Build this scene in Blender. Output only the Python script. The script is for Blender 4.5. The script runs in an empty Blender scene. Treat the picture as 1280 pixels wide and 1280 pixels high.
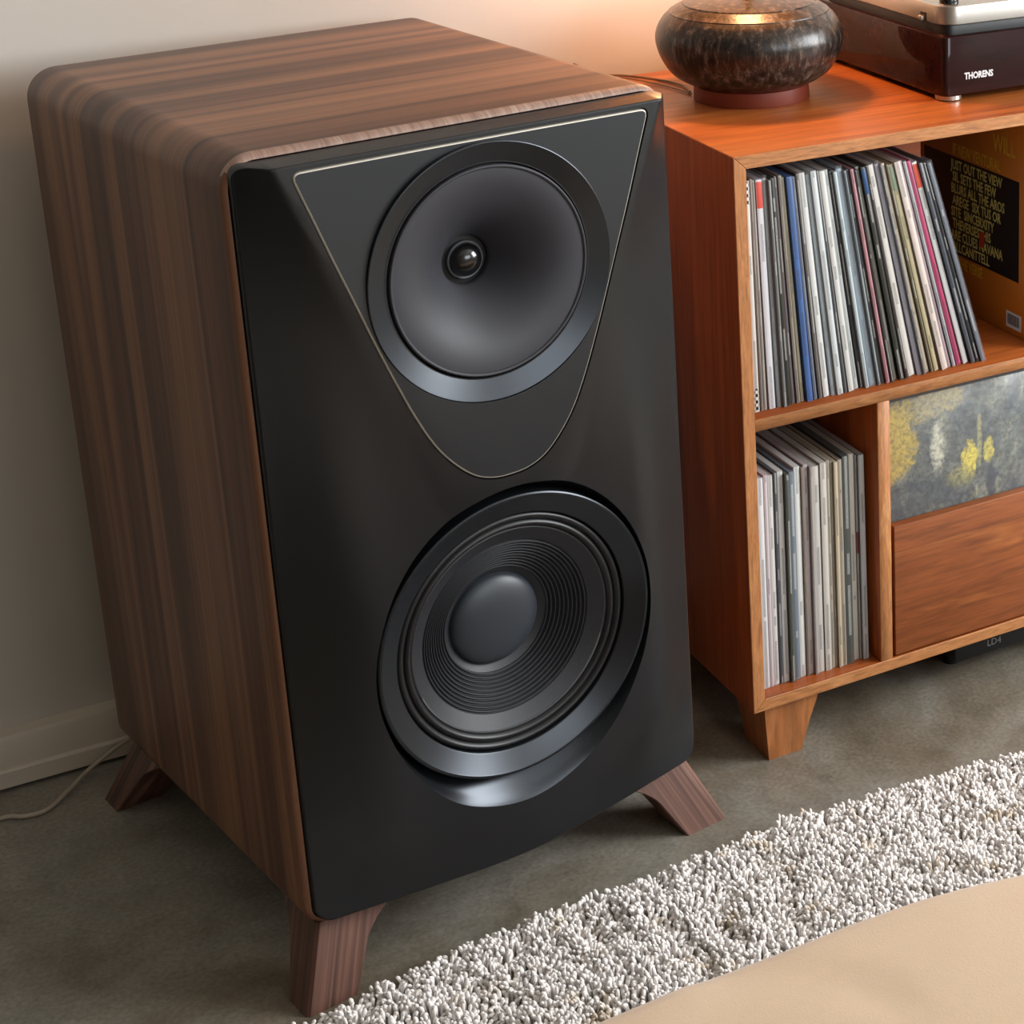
import bpy, bmesh, math, random
import numpy as np
from mathutils import Vector, Matrix, noise
from mathutils.geometry import delaunay_2d_cdt
random.seed(7)
PI = math.pi
scn = bpy.context.scene
C = scn.collection

# ------------------------------------------------------------------ camera
cd = bpy.data.cameras.new('camera'); cam = bpy.data.objects.new('camera', cd); C.objects.link(cam)
R_ = ((0.8243841, 0.1632720, -0.5419714), (-0.5659773, 0.2509303, -0.7853049), (0.0077787, 0.9541364, 0.2992712))
cam.matrix_world = Matrix.Translation((-1.0465977, -2.1584533, 1.4988546)) @ Matrix(R_).to_4x4()
cd.sensor_width = 36; cd.lens = 69.8286; cd.shift_x = -0.503724; cd.shift_y = -0.259133
cd.clip_start = 0.05
scn.camera = cam
# ------------------------------------------------------------------ colour management, world, lights
scn.view_settings.view_transform = 'Standard'; scn.view_settings.look = 'None'
scn.view_settings.gamma = 1; scn.view_settings.use_curve_mapping = False
scn.view_settings.exposure = 0.0
w = bpy.data.worlds.new('world'); scn.world = w; w.use_nodes = True
w.node_tree.nodes['Background'].inputs[0].default_value = (0.75, 0.85, 1, 1)
w.node_tree.nodes['Background'].inputs[1].default_value = 1.0

def area(name, loc, tgt, sx, sy, power, col):
    l = bpy.data.lights.new(name, 'AREA'); l.shape = 'RECTANGLE'; l.size = sx; l.size_y = sy
    l.energy = power; l.color = col
    o = bpy.data.objects.new(name, l); C.objects.link(o); o.location = loc
    o.rotation_euler = (Vector(tgt) - Vector(loc)).to_track_quat('-Z', 'Y').to_euler()
    return o
# daylight by the window in the right wall; the front lamp is added fill
area('window_daylight', (2.56, -1.55, 1.62), (0.0, -1.0, 0.72), 1.6, 1.3, 138, (0.95, 0.98, 1.0))
area('front_fill_light', (1.3, -4.35, 1.75), (0.1, 0.0, 0.5), 2.2, 1.2, 48, (0.93, 0.97, 1.0))

# ------------------------------------------------------------------ helpers
def srgb(h):
    h = h.lstrip('#'); c = [int(h[i:i+2], 16)/255 for i in (0, 2, 4)]
    return tuple((x/12.92 if x <= .04045 else ((x+.055)/1.055)**2.4) for x in c) + (1,)

def nmat(name):
    m = bpy.data.materials.new(name); m.use_nodes = True
    nt = m.node_tree; b = nt.nodes['Principled BSDF']
    return m, nt, b

def N(nt, t, **kw):
    n = nt.nodes.new(t)
    for k, v in kw.items():
        if k.startswith('i_'):
            n.inputs[k[2:].replace('_', ' ')].default_value = v
        else: setattr(n, k, v)
    return n

def ramp(nt, stops, interp='LINEAR'):
    r = nt.nodes.new('ShaderNodeValToRGB'); e = r.color_ramp.elements; r.color_ramp.interpolation = interp
    while len(e) < len(stops): e.new(0.5)
    for i, (p, c) in enumerate(stops):
        e[i].position = p; e[i].color = srgb(c) if isinstance(c, str) else (c, c, c, 1)
    return r

def mapped(nt, scale, coord='Object', loc=(0, 0, 0)):
    if coord == 'grain': tc = nt.nodes.new('ShaderNodeAttribute'); tc.attribute_name = 'grain'; coord = 'Vector'
    else: tc = nt.nodes.new('ShaderNodeTexCoord')
    mp = nt.nodes.new('ShaderNodeMapping')
    mp.inputs['Scale'].default_value = scale; mp.inputs['Location'].default_value = loc
    nt.links.new(tc.outputs[coord], mp.inputs[0]); return mp.outputs[0]

def noise_n(nt, vec, scale=1, detail=4, rough=.5, dist=0):
    n = nt.nodes.new('ShaderNodeTexNoise'); n.inputs['Scale'].default_value = scale
    n.inputs['Detail'].default_value = detail; n.inputs['Roughness'].default_value = rough
    n.inputs['Distortion'].default_value = dist; nt.links.new(vec, n.inputs['Vector']); return n.outputs['Fac']

def mix(nt, a, b, fac, mode='MIX'):
    m = nt.nodes.new('ShaderNodeMix'); m.data_type = 'RGBA'; m.blend_type = mode
    for sock, v in ((m.inputs[0], fac), (m.inputs[6], a), (m.inputs[7], b)):
        if isinstance(v, bpy.types.NodeSocket): nt.links.new(v, sock)
        elif isinstance(v, str): sock.default_value = srgb(v)
        else: sock.default_value = v
    return m.outputs[2]

def bump(nt, b, h, strength=.2, dist=.001):
    n = nt.nodes.new('ShaderNodeBump'); n.inputs['Strength'].default_value = strength
    n.inputs['Distance'].default_value = dist; nt.links.new(h, n.inputs['Height'])
    nt.links.new(n.outputs[0], b.inputs['Normal'])

def plain(name, col, rough=.5, metal=0., spec=.5, coat=0., coat_rough=.05, var=0.06, vscale=30, bmp=0.):
    m, nt, b = nmat(name)
    f = noise_n(nt, mapped(nt, (1, 1, 1)), vscale, 3)
    c = srgb(col); lo = tuple(x*(1-var) for x in c[:3])+(1,); hi = tuple(min(1, x*(1+var)) for x in c[:3])+(1,)
    nt.links.new(mix(nt, lo, hi, f), b.inputs['Base Color'])
    b.inputs['Roughness'].default_value = rough; b.inputs['Metallic'].default_value = metal
    b.inputs['Specular IOR Level'].default_value = spec
    b.inputs['Coat Weight'].default_value = coat; b.inputs['Coat Roughness'].default_value = coat_rough
    if bmp: bump(nt, b, f, bmp, .0005)
    return m

def wood(name, coarse, fine, cols, rough=.45, coat=0., bstr=.12, off=(0, 0, 0), dist=.6, fd=.3, co='Object', cont=1.):
    """coarse and fine are per-axis noise frequencies (low along the grain)"""
    m, nt, b = nmat(name)
    c1 = noise_n(nt, mapped(nt, coarse, co, off), 1, 3, .55, dist)
    c2 = noise_n(nt, mapped(nt, fine, co, off), 1, 5, .6, fd)
    c3 = noise_n(nt, mapped(nt, tuple(x*3.1 for x in fine), co, off), 1, 2, .6)
    n = len(cols)
    r1 = ramp(nt, [(.3+.4*i/(n-1), c) for i, c in enumerate(cols)])
    nt.links.new(c1, r1.inputs[0])
    r2 = ramp(nt, [(.3, .62), (.5, .95), (.7, 1.12)]); nt.links.new(c2, r2.inputs[0])
    r3 = ramp(nt, [(.35, 1-.14*cont), (.6, 1.03)]); nt.links.new(c3, r3.inputs[0])
    a = mix(nt, r1.outputs[0], r2.outputs[0], 1., 'MULTIPLY')
    a = mix(nt, a, r3.outputs[0], 1., 'MULTIPLY')
    nt.links.new(a, b.inputs['Base Color'])
    b.inputs['Roughness'].default_value = rough
    b.inputs['Coat Weight'].default_value = coat; b.inputs['Coat Roughness'].default_value = .25
    bump(nt, b, c2, bstr, .0006)
    return m

def mk(name, verts, faces, mat=None, parent=None, smooth=True, angle=30, mats=None, fm=None):
    me = bpy.data.meshes.new(name); me.from_pydata([tuple(v) for v in verts], [], [tuple(f) for f in faces])
    me.update()
    for m in (mats or [mat]): me.materials.append(m)
    if fm is not None: me.polygons.foreach_set('material_index', fm)
    if smooth:
        me.polygons.foreach_set('use_smooth', [True]*len(me.polygons)); me.set_sharp_from_angle(angle=math.radians(angle))
    o = bpy.data.objects.new(name, me); C.objects.link(o)
    if parent: o.parent = parent
    return o

def fix(o):
    bm = bmesh.new(); bm.from_mesh(o.data); bmesh.ops.recalc_face_normals(bm, faces=bm.faces); bm.to_mesh(o.data); bm.free()
    return o

def box(name, x0, x1, y0, y1, z0, z1, mat, parent=None, bev=0.0, seg=2, mats=None, front=None):
    bm = bmesh.new(); bmesh.ops.create_cube(bm, size=1)
    for v in bm.verts:
        v.co = ((x0+x1)/2+v.co.x*(x1-x0), (y0+y1)/2+v.co.y*(y1-y0), (z0+z1)/2+v.co.z*(z1-z0))
    if bev: bmesh.ops.bevel(bm, geom=list(bm.edges), offset=bev, segments=seg, affect='EDGES', profile=.5)
    me = bpy.data.meshes.new(name); bm.normal_update()
    for m in (mats or [mat]): me.materials.append(m)
    if front is not None:
        for f in bm.faces:
            if f.normal.y < -.7: f.material_index = front
    bm.to_mesh(me); bm.free()
    if bev:
        me.polygons.foreach_set('use_smooth', [True]*len(me.polygons)); me.set_sharp_from_angle(angle=math.radians(50))
    o = bpy.data.objects.new(name, me); C.objects.link(o)
    if parent: o.parent = parent
    return o

def prism_y(name, poly, y0, y1, mat, parent=None, bev=.0008, mats=None, front=None):
    """polygon in x,z pushed along y"""
    bm = bmesh.new(); a = [bm.verts.new((x, y0, z)) for x, z in poly]; b = [bm.verts.new((x, y1, z)) for x, z in poly]
    bm.faces.new(a); bm.faces.new(b[::-1]); n = len(poly)
    for i in range(n): bm.faces.new((a[i], b[i], b[(i+1) % n], a[(i+1) % n]))
    bmesh.ops.recalc_face_normals(bm, faces=bm.faces)
    if bev: bmesh.ops.bevel(bm, geom=list(bm.edges), offset=bev, segments=1, affect='EDGES')
    bm.normal_update()
    me = bpy.data.meshes.new(name)
    for m in (mats or [mat]): me.materials.append(m)
    if front is not None:
        for f in bm.faces:
            if f.normal.y < -.7: f.material_index = front
    bm.to_mesh(me); bm.free()
    o = bpy.data.objects.new(name, me); C.objects.link(o)
    if parent: o.parent = parent
    return o

def lathe_y(name, prof, x0, z0, mat, parent=None, seg=128, angle=35):
    """profile of (radius, y) turned about the y axis through x0, z0; facing -y"""
    V, F = [], []; rows = []
    for r, y in prof:
        if r < 1e-6: rows.append([len(V)]); V.append((x0, y, z0)); continue
        rows.append(list(range(len(V), len(V)+seg)))
        for i in range(seg):
            t = 2*PI*i/seg; V.append((x0+r*math.cos(t), y, z0+r*math.sin(t)))
    for a, b in zip(rows, rows[1:]):
        for i in range(seg):
            j = (i+1) % seg
            if len(b) == 1: F.append((a[i], a[j], b[0]))
            elif len(a) == 1: F.append((a[0], b[j], b[i]))
            else: F.append((a[i], a[j], b[j], b[i]))
    return mk(name, V, F, mat, parent, angle=angle)

def lathe_z(name, prof, x0, y0, mat, parent=None, seg=96, angle=40):
    V, F, rows = [], [], []
    for r, z in prof:
        if r < 1e-6: rows.append([len(V)]); V.append((x0, y0, z)); continue
        rows.append(list(range(len(V), len(V)+seg)))
        for i in range(seg):
            t = 2*PI*i/seg; V.append((x0+r*math.cos(t), y0+r*math.sin(t), z))
    for a, b in zip(rows, rows[1:]):
        for i in range(seg):
            j = (i+1) % seg
            if len(b) == 1: F.append((a[i], a[j], b[0]))
            elif len(a) == 1: F.append((a[0], b[j], b[i]))
            else: F.append((a[i], a[j], b[j], b[i]))
    return mk(name, V, F, mat, parent, angle=angle)

def catmull(P, n=8, closed=False):
    out = []; m = len(P); rng = range(m if closed else m-1)
    for i in rng:
        g = lambda k: Vector(P[k % m] if closed else P[max(0, min(m-1, k))])
        p0, p1, p2, p3 = g(i-1), g(i), g(i+1), g(i+2)
        for k in range(n):
            t = k/n
            out.append(.5*((2*p1)+(-p0+p2)*t+(2*p0-5*p1+4*p2-p3)*t*t+(-p0+3*p1-3*p2+p3)*t**3))
    if not closed: out.append(Vector(P[-1]))
    return out

def tube(name, pts, r, mat, parent=None, seg=8, n=10):
    P = catmull(pts, n); V, F = [], []; up = Vector((0, 0, 1))
    for i, q in enumerate(P):
        d = (P[min(i+1, len(P)-1)]-P[max(i-1, 0)]).normalized()
        a = d.cross(up if abs(d.z) < .95 else Vector((1, 0, 0))).normalized(); b = a.cross(d)
        for k in range(seg):
            t = 2*PI*k/seg; V.append(q+a*math.cos(t)*r+b*math.sin(t)*r)
    for i in range(len(P)-1):
        for k in range(seg):
            F.append((i*seg+k, i*seg+(k+1) % seg, (i+1)*seg+(k+1) % seg, (i+1)*seg+k))
    F.append(tuple(range(seg-1, -1, -1))); F.append(tuple(range((len(P)-1)*seg, len(P)*seg)))
    return fix(mk(name, V, F, mat, parent, angle=60))

def empty(name, loc=(0, 0, 0), rz=0., label=None, cat=None, group=None):
    o = bpy.data.objects.new(name, None); C.objects.link(o); o.location = loc; o.rotation_euler = (0, 0, rz)
    o.empty_display_size = .05
    tag(o, label, cat, group); return o

def tag(o, label=None, cat=None, group=None, kind=None):
    if label: o['label'] = label
    if cat: o['category'] = cat
    if group: o['group'] = group
    if kind: o['kind'] = kind
    return o

def struct(o): o['kind'] = 'structure'; return o

def text(name, body, size, mat, parent, M, sx=1., ext=.0002, bold=0.):
    cu = bpy.data.curves.new(name, 'FONT'); cu.body = body; cu.size = size; cu.extrude = ext; cu.offset = bold
    cu.align_x = 'LEFT'; cu.resolution_u = 2
    t = bpy.data.objects.new(name+'_src', cu); C.objects.link(t)
    dg = bpy.context.evaluated_depsgraph_get(); me = bpy.data.meshes.new_from_object(t.evaluated_get(dg))
    C.objects.unlink(t); bpy.data.objects.remove(t)
    me.transform(M @ Matrix.Diagonal((sx, 1, 1, 1))); me.materials.clear(); me.materials.append(mat); me.name = name
    o = bpy.data.objects.new(name, me); C.objects.link(o); o.parent = parent; return o

# ------------------------------------------------------------------ materials
M = {}
m, nt, b = nmat('painted_wall')
v = mapped(nt, (1, 1, 1)); f = noise_n(nt, v, 3, 5); g = noise_n(nt, v, 180, 2)
nt.links.new(mix(nt, '#cac3b9', '#d4cdc3', f), b.inputs['Base Color']); b.inputs['Roughness'].default_value = .6
bump(nt, b, g, .06, .0006); M['wall'] = m
M['wall_dark'] = plain('left_wall_darkened', '#4a443e', .7, var=.05, vscale=5)  # unseen left wall made dark to keep the loudspeaker's side and baffle dark
M['trimw'] = plain('painted_trim', '#d8cdbd', .45, var=.04, vscale=8)
M['ceil'] = plain('ceiling_paint', '#d8d4cc', .8)
# polished concrete
m, nt, b = nmat('polished_concrete')
v = mapped(nt, (1, 1, 1)); a = noise_n(nt, v, 2.4, 7, .62, .8); c = noise_n(nt, v, 14, 6, .65, .3); d = noise_n(nt, v, 160, 3, .6)
r = ramp(nt, [(.3, '#6a5f4f'), (.42, '#7b7263'), (.55, '#8f8a7f'), (.72, '#a09c93')]); nt.links.new(a, r.inputs[0])
r2 = ramp(nt, [(.3, .74), (.5, .96), (.7, 1.1)]); nt.links.new(c, r2.inputs[0])
r3 = ramp(nt, [(.3, .74), (.7, 1.16)]); nt.links.new(d, r3.inputs[0])
o_ = mix(nt, mix(nt, r.outputs[0], r2.outputs[0], 1., 'MULTIPLY'), r3.outputs[0], 1., 'MULTIPLY')
vo = nt.nodes.new('ShaderNodeTexVoronoi'); vo.inputs['Scale'].default_value = 26; nt.links.new(v, vo.inputs['Vector'])
rp = ramp(nt, [(.0, .35), (.055, 1.)]); nt.links.new(vo.outputs['Distance'], rp.inputs[0])
pm = noise_n(nt, v, 7, 2); pr_ = ramp(nt, [(.56, 0.), (.62, 1.)]); nt.links.new(pm, pr_.inputs[0])
o2 = mix(nt, o_, rp.outputs[0], pr_.outputs[0], 'MULTIPLY')
nt.links.new(o2, b.inputs['Base Color'])
rr = ramp(nt, [(.3, .32), (.7, .5)]); nt.links.new(c, rr.inputs[0]); nt.links.new(rr.outputs[0], b.inputs['Roughness'])
bump(nt, b, c, .08, .001); M['floor'] = m

WAL = ['#4b3025', '#7d533c', '#5f3e2e', '#98694b', '#6e4735', '#a57455']
M['walnut'] = wood('walnut_veneer', (.2, 7, .2), (.7, 60, .7), WAL, .42, bstr=.04, dist=.08, cont=1.6, off=(0, 1.7, 0))
M['walnut_end'] = wood('walnut_end_grain', (30, 3, 3), (230, 12, 12), ['#8a6a5a', '#a68878', '#927263', '#b59a8a'], .5, bstr=.1)
M['walnut_leg'] = wood('walnut_leg', (42, 30, 1.2), (190, 150, 3), ['#4a312a', '#7c5749', '#5d3f34', '#a0786a'], .42, bstr=.05, dist=0, fd=0, co='grain')
CH = ['#823f17', '#a65522', '#95491c', '#b8642b']
def cherry(name, co, fi, cols=CH, rough=.38, **k): return wood(name, co, fi, cols, rough, **k)
M['ch_x'] = cherry('cherry_grain_along_x', (1.2, 14, 14), (5, 120, 120), coat=.08)
M['ch_top_lit'] = cherry('cherry_top_lamplit', (1.2, 12, 12), (5, 100, 100), ['#9a4e1e', '#b5642a', '#a65824', '#c47538'], coat=.1)  # brighter, more orange cherry: the lamp's glow is put into the colour
M['ch_z'] = cherry('cherry_grain_upright', (14, 14, 1.2), (120, 120, 5))
M['ch_y'] = cherry('cherry_grain_front_to_back', (14, 1.2, 14), (120, 5, 120))
ED = ['#a8693a', '#bc7f4c', '#b07241', '#c98f5c']
M['ed_x'] = cherry('cherry_edge_along_x', (6, 6, 40), (30, 60, 300), ED, .5, bstr=.2, dist=1.5)
M['ed_z'] = cherry('cherry_edge_upright', (40, 6, 6), (300, 60, 30), ED, .5, bstr=.2, dist=1.5)
M['foot_wood'] = cherry('cherry_foot', (12, 12, 3), (70, 70, 8), ['#9a5a2c', '#b27140', '#a56536', '#bd7d4a'], .5)
M['drawer'] = cherry('cherry_drawer_face', (2.2, 10, 16), (8, 60, 110), ['#7f431c', '#965226', '#884820', '#a5602e'], .5, dist=2.0)

M['baffle'] = plain('satin_black_lacquer', '#121417', .34, spec=.5, var=.02)
M['plate'] = plain('satin_black_plate', '#191d21', .36, spec=.5, var=.02)
M['bez'] = plain('satin_black_metal', '#34373b', .30, metal=.75, spec=.6, var=.03)
M['horn'] = plain('matte_horn', '#29292f', .56, var=.04, vscale=60)
M['rubber'] = plain('black_rubber', '#121214', .42, var=.05)
M['cone'] = plain('paper_cone', '#1e1f23', .5, var=.15, vscale=700, bmp=.35)
M['cap'] = plain('dust_cap_cloth', '#2b3036', .42, var=.05)
M['trim'] = plain('brushed_trim', '#c9c3b6', .42, metal=.6)
M['dark'] = plain('dark_void', '#060606', .7)
M['gloss'] = plain('glossy_black_dome', '#0b0b0d', .16, spec=.7)
M['tt_wood'] = wood('mahogany_lacquer', (1.5, 12, 12), (8, 80, 80), ['#170302', '#240605', '#1b0403'], .6, coat=.6, bstr=.0)
M['tt_wood'].node_tree.nodes['Principled BSDF'].inputs['Coat Roughness'].default_value = .03
M['tt_wood'].node_tree.nodes['Principled BSDF'].inputs['Specular IOR Level'].default_value = .05
M['alu'] = plain('brushed_aluminium', '#b7b2ab', .3, metal=.9, var=.05, vscale=120)
M['black'] = plain('black_plastic', '#0e0e10', .4)
M['white'] = plain('white_print', '#dddddd', .5)
M['grey_print'] = plain('grey_print', '#77777a', .5)
M['foot'] = plain('terracotta_foot', '#6d2a16', .5, var=.15)
M['card_edge'] = plain('card_edge', '#8f8b86', .6, var=.2, vscale=200)
M['orange'] = plain('orange_print', '#c2701c', .45, var=.03)
M['blk_print'] = plain('black_print', '#0c0b0a', .5)
M['yel'] = plain('yellow_print', '#cfc068', .5, var=.3, vscale=60)
M['yel2'] = plain('dim_yellow_print', '#d9a52a', .5, var=.1)
M['red'] = plain('red_print', '#b0341c', .5)
M['cord_w'] = plain('white_cable', '#b6ab98', .5)
M['cord_b'] = plain('brown_cable', '#7a6248', .5)
# glazed lamp body
m, nt, b = nmat('mottled_glaze')
v = mapped(nt, (1, 1, 1)); vs = mapped(nt, (1, 1, .28))
a = noise_n(nt, vs, 105, 4, .7, .3); c = noise_n(nt, v, 260, 4, .7)
r = ramp(nt, [(.36, '#171210'), (.5, '#2f2823'), (.62, '#544b43'), (.76, '#7d736a')]); nt.links.new(a, r.inputs[0])
r2 = ramp(nt, [(.35, .55), (.65, 1.2)]); nt.links.new(c, r2.inputs[0])
nt.links.new(mix(nt, r.outputs[0], r2.outputs[0], 1., 'MULTIPLY'), b.inputs['Base Color'])
b.inputs['Roughness'].default_value = .3; b.inputs['Metallic'].default_value = .15
bump(nt, b, a, .35, .0015); M['glaze'] = m
# suede
m, nt, b = nmat('beige_suede')
v = mapped(nt, (1, 1, 1)); a = noise_n(nt, v, 6, 4, .6, .5); c = noise_n(nt, v, 420, 4, .7)
nt.links.new(mix(nt, '#c3a889', '#d3b99d', a), b.inputs['Base Color']); b.inputs['Roughness'].default_value = .9
b.inputs['Sheen Weight'].default_value = .3; b.inputs['Sheen Roughness'].default_value = .5
bump(nt, b, c, .35, .0008); M['suede'] = m
# rug pile
m, nt, b = nmat('wool_pile')
v = mapped(nt, (1, 1, 1)); a = noise_n(nt, v, 9, 3, .6); c = noise_n(nt, v, 130, 2, .6)
nt.links.new(mix(nt, mix(nt, '#e6dfd6', '#f4f0ea', a), '#faf8f5', c), b.inputs['Base Color'])
pt = ramp(nt, [(.60, 0.), (.70, .7)]); nt.links.new(noise_n(nt, v, 26, 2, .6), pt.inputs[0])
nt.links.new(mix(nt, mix(nt, mix(nt, '#e8e0da', '#f5f0ec', a), '#fcf8f6', c), '#cbb89b', pt.outputs[0]), b.inputs['Base Color'])
b.inputs['Roughness'].default_value = .85; b.inputs['Sheen Weight'].default_value = .2; M['wool'] = m
M['backing'] = plain('rug_backing', '#a58f6e', .9, var=.2, vscale=90)

# ------------------------------------------------------------------ room shell
XL, XR, YF, YB, ZC = -4.6, 2.6, -4.4, .54, 2.6
struct(box('floor', XL-.2, XR+.2, YF-.2, YB+.2, -.1, 0, M['floor']))
struct(box('ceiling', XL-.2, XR+.2, YF-.2, YB+.2, ZC, ZC+.1, M['ceil']))
struct(box('wall_back', XL-.2, XR+.2, YB, YB+.15, 0, ZC, M['wall']))
struct(box('wall_left', XL-.15, XL, YF, YB, 0, ZC, M['wall_dark']))
def wall_open(name, mk_, op):
    """wall made of four pieces round a window opening; op = (a0, a1, z0, z1)"""
    bm = bmesh.new(); a0, a1, z0, z1 = op[2:]
    for (p0, p1, q0, q1) in ((op[0], a0, 0, ZC), (a1, op[1], 0, ZC), (a0, a1, 0, z0), (a0, a1, z1, ZC)):
        g = bmesh.ops.create_cube(bm, size=1)['verts']
        for v_ in g:
            s, t = (p0+p1)/2+v_.co.x*(p1-p0), (q0+q1)/2+v_.co.z*(q1-q0)
            v_.co = mk_(s, v_.co.y, t)
    bmesh.ops.recalc_face_normals(bm, faces=bm.faces)
    me = bpy.data.meshes.new(name); bm.to_mesh(me); bm.free(); me.materials.append(M['wall'])
    o = bpy.data.objects.new(name, me); C.objects.link(o); return struct(o)
wall_open('wall_right', lambda s, d, z: (XR+.075+d*.15, s, z), (YF, YB, -2.4, -.7, .9, 2.3))
wall_open('wall_front', lambda s, d, z: (s, YF-.075+d*.15, z), (XL, XR, .1, 2.5, 1.0, 2.35))  # unseen opening, made up to go with the front fill

# skirting board in two steps with a shadow gap under it
bb = [(.008, 0.006), (.028, .006), (.028, .0285), (.0265, .031), (.023, .0318), (.023, .073), (.021, .0775), (.0, .0795), (.0, .006)]
def skirting(name, x0, x1):
    V = [(x0, YB-.0005-a, z) for a, z in bb]+[(x1, YB-.0005-a, z) for a, z in bb]; n = len(bb)
    F = [(i, (i+1) % n, n+(i+1) % n, n+i) for i in range(n)]+[tuple(range(n)), tuple(range(2*n-1, n-1, -1))]
    return struct(fix(mk(name, V, F, M['trimw'], None, angle=25)))
skirting('baseboard_back', XL, XR)

# ------------------------------------------------------------------ loudspeaker
W, H, D, HL = .5269, .8988, .557, .0881
spk = empty('floor_loudspeaker', (-.36856, -.09746, 0), .166466,
            'large walnut loudspeaker with a faceted black front, standing on four splayed wooden legs', 'loudspeaker')
def rrect(x0, x1, z0, z1, rt, rb, n=10):
    """rounded outline, counter-clockwise in x,z, constant vertex count"""
    P = []
    for cx, cz, r, a0 in ((x1-rb, z0+rb, rb, -PI/2), (x1-rt, z1-rt, rt, 0), (x0+rt, z1-rt, rt, PI/2), (x0+rb, z0+rb, rb, PI)):
        for k in range(n+1):
            t = a0+PI/2*k/n; P.append((cx+r*math.cos(t), cz+r*math.sin(t)))
    return P
T = HL+H
def shell_ring(inset, y, extra=0):
    rt, rb = max(.036-inset, .004), max(.028-inset, .004)
    return [(x, y, z) for x, z in rrect(-W/2+inset, W/2-inset, HL+inset, T-inset, rt, rb)]
rings = [(.012, D), (.004, D), (.001, D-.001), (0, D-.004), (0, D*.75), (0, D*.5), (0, D*.25), (0, .011), (.0008, .0075), (.0025, .004), (.0045, .0022), (.0062, .0014), (.0068, .0016), (.0070, .010), (.0070, .03)]
V, F = [], []; n = 44; fm = []
for ins, y in rings: V += shell_ring(ins, y)
for k in range(len(rings)-1):
    for i in range(n):
        j = (i+1) % n; F.append((k*n+i, k*n+j, (k+1)*n+j, (k+1)*n+i))
        top = V[k*n+i][2] > T-.02 and V[k*n+j][2] > T-.02
        fm.append(1 if 7 <= k <= 11 and top else 0)
F.append(tuple(range(n))[::-1]); fm.append(0)
F.append(tuple(range((len(rings)-1)*n, len(rings)*n))); fm.append(0)
fix(mk('cabinet_shell', V, F, None, spk, angle=45, mats=[M['walnut'], M['walnut_end']], fm=fm))

# --- baffle surface: y = -h(x, z)
E0, BX = .004, .2555
ZB0, ZB1 = HL+.0078, T-.0078
def P_(z): return .042+.012*min(1, max(0, (ZB1-z)/.40)) if z > .58 else .054-.002*min(1, (.58-z)/.1)
def line_x(z): return .357*(z-.387)
def ridge_x(z):
    x = max(0., .355*(z-.38))
    return x+.018*max(0, min(1, (z-.79)/.19))
def sst(t): t = max(0, min(1, t)); return t*t*(3-2*t)
def smin(a, b_, m_):
    q = max(m_-abs(a-b_), 0)/m_; return min(a, b_)-q*q*m_*.25
def hs(x, z):
    P = P_(z); xr = ridge_x(z); t = max(0, min(1, (z-.55)/.42))
    s = .055*(1-t)**2+.001
    ax = math.sqrt(x*x+s*s); k = (P-E0)/(BX-xr); L = E0+k*(BX+(.012*(1-t))-ax)
    h = smin(P, L, .010*(1-t)+.002)
    # round the woofer the front swells out almost to its full depth
    wt = sst((z-.10)/.14)*sst((.84-z)/.40); g = smin(.0475, E0+(BX-abs(x))*.60, .014)
    return h+(g-h)*wt if g > h else h
def inpoly(px, py, poly):
    poly = np.asarray(poly); c = np.zeros(len(px), bool); x1, y1 = poly[-1]
    for x2, y2 in poly:
        cond = ((y1 > py) != (y2 > py)) & (px < (x2-x1)*(py-y1)/((y2-y1) or 1e-12)+x1)
        c ^= cond; x1, y1 = x2, y2
    return c
def seg_dist(P, loop):
    P = np.asarray(P); A = np.asarray(loop); d = np.full(len(P), 9.)
    for a, b in zip(A, np.roll(A, -1, 0)):
        ab = b-a; t = np.clip(((P-a)@ab)/max(ab@ab, 1e-12), 0, 1); d = np.minimum(d, np.hypot(*(P-(a+t[:, None]*ab)).T))
    return d
def sheet(outer, holes, step, extra=(), keep=.55):
    loops = [outer]+holes; pts, edges = [], []
    for L in loops:
        s = len(pts); pts += [tuple(q) for q in L]; edges += [(s+i, s+(i+1) % len(L)) for i in range(len(L))]
    A = np.array(outer); gx = np.arange(A[:, 0].min(), A[:, 0].max(), step); gz = np.arange(A[:, 1].min(), A[:, 1].max(), step)
    G = np.array([(x+(step/2 if j % 2 else 0), z) for j, z in enumerate(gz) for x in gx])
    ok = inpoly(G[:, 0], G[:, 1], outer)
    for h in holes: ok &= ~inpoly(G[:, 0], G[:, 1], h)
    for L in loops: ok &= seg_dist(G, L) > step*keep
    for ex in extra:
        ok &= seg_dist(G, list(ex)+list(ex)[::-1]) > step*.4
    pts += [tuple(q) for q in G[ok]]
    for ex in extra:
        s = len(pts); pts += [tuple(q) for q in ex]; edges += [(s+i, s+i+1) for i in range(len(ex)-1)]
    r = delaunay_2d_cdt([Vector(q) for q in pts], edges, [], 0, 1e-7)
    vv = np.array([(q.x, q.y) for q in r[0]]); tri = np.array([f for f in r[2] if len(f) == 3])
    c = vv[tri].mean(1); ok = inpoly(c[:, 0], c[:, 1], outer)
    for h in holes: ok &= ~inpoly(c[:, 0], c[:, 1], h)
    a, b_, c_ = vv[tri[:, 0]], vv[tri[:, 1]], vv[tri[:, 2]]
    ar = (b_-a)[:, 0]*(c_-a)[:, 1]-(b_-a)[:, 1]*(c_-a)[:, 0]
    tri = np.where((ar < 0)[:, None], tri[:, ::-1], tri)[ok]
    return [tuple(q) for q in vv], [tuple(int(k) for k in t) for t in tri]
def offset(loop, d):
    """shift a ccw loop outwards by d"""
    out = []; n = len(loop)
    for i in range(n):
        a, b_ = np.array(loop[i-1]), np.array(loop[(i+1) % n]); t = b_-a; t /= np.hypot(*t)
        out.append((loop[i][0]+t[1]*d, loop[i][1]-t[0]*d))
    return out
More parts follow.
